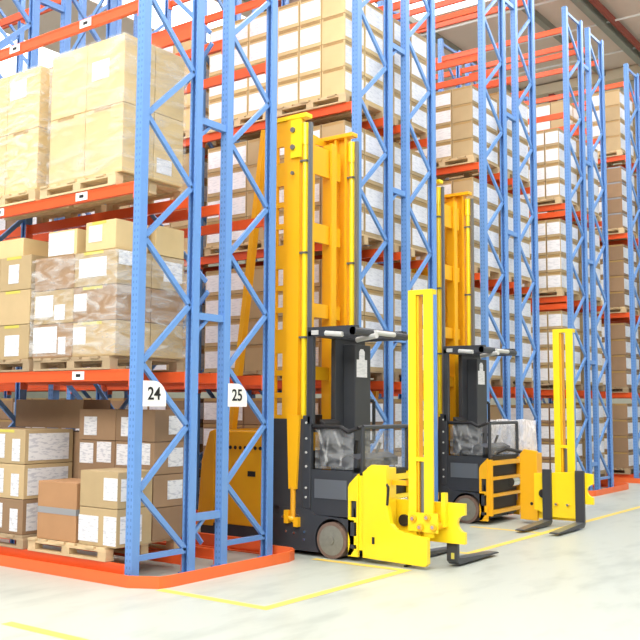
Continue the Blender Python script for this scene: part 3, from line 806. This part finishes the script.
    if side == 'near':
        hp = [(-5.355, .05), (-4.62, .03), (-4.595, .06), (-4.595, .31), (-4.80, .33), (-4.95, .36), (-5.02, .42), (-5.06, .60), (-5.07, 1.0), (-5.25, 1.0), (-5.355, .92)]
        hd = put(MB().prism(hp, 'y', yp-.02, yp+.05), 'turret_head', 'yellow', bev=.008)
        put(BX(-5.345, -5.09, yp+.05, yp+.22, .10, .97), 'head_column', 'yellow', hd, bev=.01)
        put(MB().tube([(-5.10, yp+.0, .84), (-5.045, yp-.01, .78), (-5.06, yp-.01, .6)], .014, 8), 'hose', 'black', hd, smooth=True)
        put(BX(-5.075, -4.90, yp+.10, yp+.14, .80, .85), 'cross_bar', 'amber', hd)
        put(BX(-5.235, -5.205, yp-.026, yp-.0205, .2, .27), 'slot', 'black', hd)
        put(MB().cyl((-4.86, yp+.0, .015), (-4.86, yp+.12, .015), .012, 8), 'skid', 'black', hd)
    else:
        X0, X1 = -5.42-ox, -5.17-ox
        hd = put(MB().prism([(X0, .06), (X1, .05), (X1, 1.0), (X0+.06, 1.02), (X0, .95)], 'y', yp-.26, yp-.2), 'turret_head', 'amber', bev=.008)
        put(BX(X0+.02, X1-.02, yp-.2, yp-.02, .1, .97), 'head_column', 'amber', hd, bev=.01)
        put(BX(X1-.02, -4.62-ox, yp-.2, yp-.16, .08, .55), 'head_plate', 'yellow', hd)
        put(MB().cyl((X0+.17, yp-.26, .28), (X0+.17, yp-.264, .28), .022, 10), 'slot', 'black', hd)
        put(MB().tube([(-5.35-ox+.0, yp-.1, .95), (-5.6-ox, yp-.3, 1.02), (-5.75-ox, yp-.4, .95)], .025, 8), 'hose', 'black', hd, smooth=True)
    # slim auxiliary mast
    ay0, ay1 = Yb(.12, .22) if side == 'near' else Yb(.06, .18)
    zA = 2.80 if side == 'near' else 2.68
    a0 = -4.885 if side == 'near' else -4.94-ox
    am = put(BX(a0+.0, a0+.28, ay0, ay1, zA-.05, zA), 'fork_mast', 'yellow')
    put(BX(a0+.09, a0+.18, ay0+.0, ay1-.02, 1.05, 1.09), 'cross_tie', 'yellow', am)
    put(MB().prism([(a0, ay0), (a0+.09, ay0), (a0+.09, ay1), (a0+.065, ay1), (a0+.065, ay0+.03), (a0, ay0+.03)], 'z', .30, zA-.05), 'rail', 'yellow', am)
    put(MB().prism([(a0+.28, ay0), (a0+.18, ay0), (a0+.18, ay1), (a0+.205, ay1), (a0+.205, ay0+.03), (a0+.28, ay0+.03)], 'z', .30, zA-.05), 'rail', 'yellow', am)
    put(BX(a0+.094, a0+.115, ay0+.02, ay1, .32, zA-.06), 'inner_rail', 'amber', am)
    put(MB().cyl((a0+.15, (ay0+ay1)/2, .5), (a0+.15, (ay0+ay1)/2, 1.04), .032, 12), 'piston', 'grey', am, smooth=True)
    # fork carriage plate with a half round notch at its outer edge
    py0, py1 = Yb(.27, .32) if side == 'near' else Yb(.22, .27)
    zb, zt2 = (.24, .64) if side == 'near' else (.16, .78)
    pr_ = xc+.42; pl_ = xc-.41; zc = (zb+zt2)/2 if side == 'near' else .50
    nt = [(pr_-.0+.085*math.cos(math.radians(a)), zc+.085*math.sin(math.radians(a))) for a in range(270, 89, -20)]
    nt = [(min(u, pr_), v) for u, v in nt]
    if side == 'near':
        pts = [(pl_, zb), (pr_, zb)]+nt+[(pr_, zt2), (pl_, zt2)]
    else:
        pts = [(pl_, zb+.05), (xc-.16, zb-.04), (xc+.20, zb-.04), (xc+.26, .32), (pr_, .32)]+[(u, v+.0) for u, v in nt]+[(pr_, .72), (xc+.2, .74), (pl_, .70)]
    cp = put(MB().prism(pts, 'y', py0, py1), 'fork_carriage', 'yellow', bev=.004)
    q0 = py0 if side == 'near' else py0-.0
    RP = ((-.06, .48), (.02, .40), (.10, .50), (.17, .41)) if side == 'near' else ((.08, .30), (-.08, .30))
    qq = (ay0-.05) if side == 'near' else py0-.04
    many([MB().cyl((xc+dx_, qq, z), (xc+dx_, py0, z), .035 if side == 'near' else .02, 12) for (dx_, z) in RP], 'roller', 'amber', cp, smooth=True)
    many([MB().cyl((xc+dx_, qq-.015, z), (xc+dx_, qq, z), .018, 10) for (dx_, z) in RP], 'bolt', 'chrome', cp)
    if side == 'near':
        many([BX(xc-.13, xc+.21, ay0-.02, ay0-.002, .35, .54), BX(xc+.19, xc+.235, py0-.06, py0, .40, .74)], 'clamp', 'yellow', cp)
    put(MB().cyl((xc-.27, py0-.03, .43), (xc-.27, py0-.002, .43), .06, 18), 'pivot_motor', 'black', cp, smooth=True)

    # forks
    fy = py1 if side == 'near' else py0
    for k, fx in enumerate((xc+.25, xc-(.25 if side == 'near' else .21))):
        L = .95*s; t = .045*s
        m = MB()
        ys = sorted((fy, fy+t))
        ztop = .62 if side == 'near' else .76
        prof = [(fy, ztop), (fy+t, ztop), (fy+t, .085), (fy+L, .04), (fy+L, .028), (fy+.05*s, .022), (fy, .06)]
        m.prism(prof, 'x', fx-.062, fx+.062)
        fo = put(m, 'fork', 'dark', T, bev=.006)
        put(MB().box(fx-.062, fx+.062, *sorted((fy+.1*s, fy+L*.98)), .02, .022) if False else MB().bar((fx, fy+.08*s, .084), (fx, fy+L*.98, .044), .11, .004), 'wear_face', 'grey', fo)
        if side == 'near' and k == 0:
            put(BX(fx-.01, fx+.025, fy-.003, fy, .08, .14), 'sticker', 'ytape', fo)
    return T
truck(0, 0, 'near', 'near yellow turret truck, its slim fork mast up front and forks pointing away')
truck(-.27, 3.58, 'far', 'farther yellow turret truck, its forks pointing back towards the near truck')

# ------------------------------------------------------------------ light
w = bpy.data.worlds.new('World'); scene.world = w; w.use_nodes = True
bg = w.node_tree.nodes['Background']; bg.inputs[0].default_value = (1, .98, .95, 1); bg.inputs[1].default_value = .38
def area(name, loc, rot, sx, sy, power, col=(1, .98, .94)):
    l = bpy.data.lights.new(name, 'AREA'); l.shape = 'RECTANGLE'; l.size = sx*S; l.size_y = sy*S; l.energy = power; l.color = col
    o = bpy.data.objects.new(name, l); o.location = Vector(loc)*S; o.rotation_euler = rot; COL.objects.link(o); return o
area('skylight_light', (-3.9, 11, CZ-.3), (0, 0, 0), 2.6, 30, 1750)
area('skylight_light', (2.8, 11, CZ-.3), (0, 0, 0), 2.6, 30, 1200)
area('front_fill_light', (-2.5, -4.5, 9.2), (math.radians(78), 0, math.radians(8)), 16, 3.2, 2550)  # added fill lamp brightening the upper front faces; no window stands there
area('skylight_light', (-10.4, 14, CZ-.3), (0, 0, 0), 1.6, 24, 1100)

# ------------------------------------------------------------------ camera
cam = bpy.data.cameras.new('camera'); co = bpy.data.objects.new('camera', cam); COL.objects.link(co)
R3 = Matrix(((0.80735529, 0.05030053, 0.58791776), (0.59003878, -0.07832373, -0.80356682), (0.00562808, 0.9956582, -0.09291434)))
co.matrix_world = Matrix.Translation(Vector((0, 0, 1.6*S))) @ R3.to_4x4()
cam.sensor_width = 36; cam.lens = 923.36/640*36; cam.clip_end = 200
scene.camera = co
scene.view_settings.view_transform = 'Standard'; scene.view_settings.look = 'None'
scene.view_settings.exposure = 0.12; scene.view_settings.gamma = 1.0
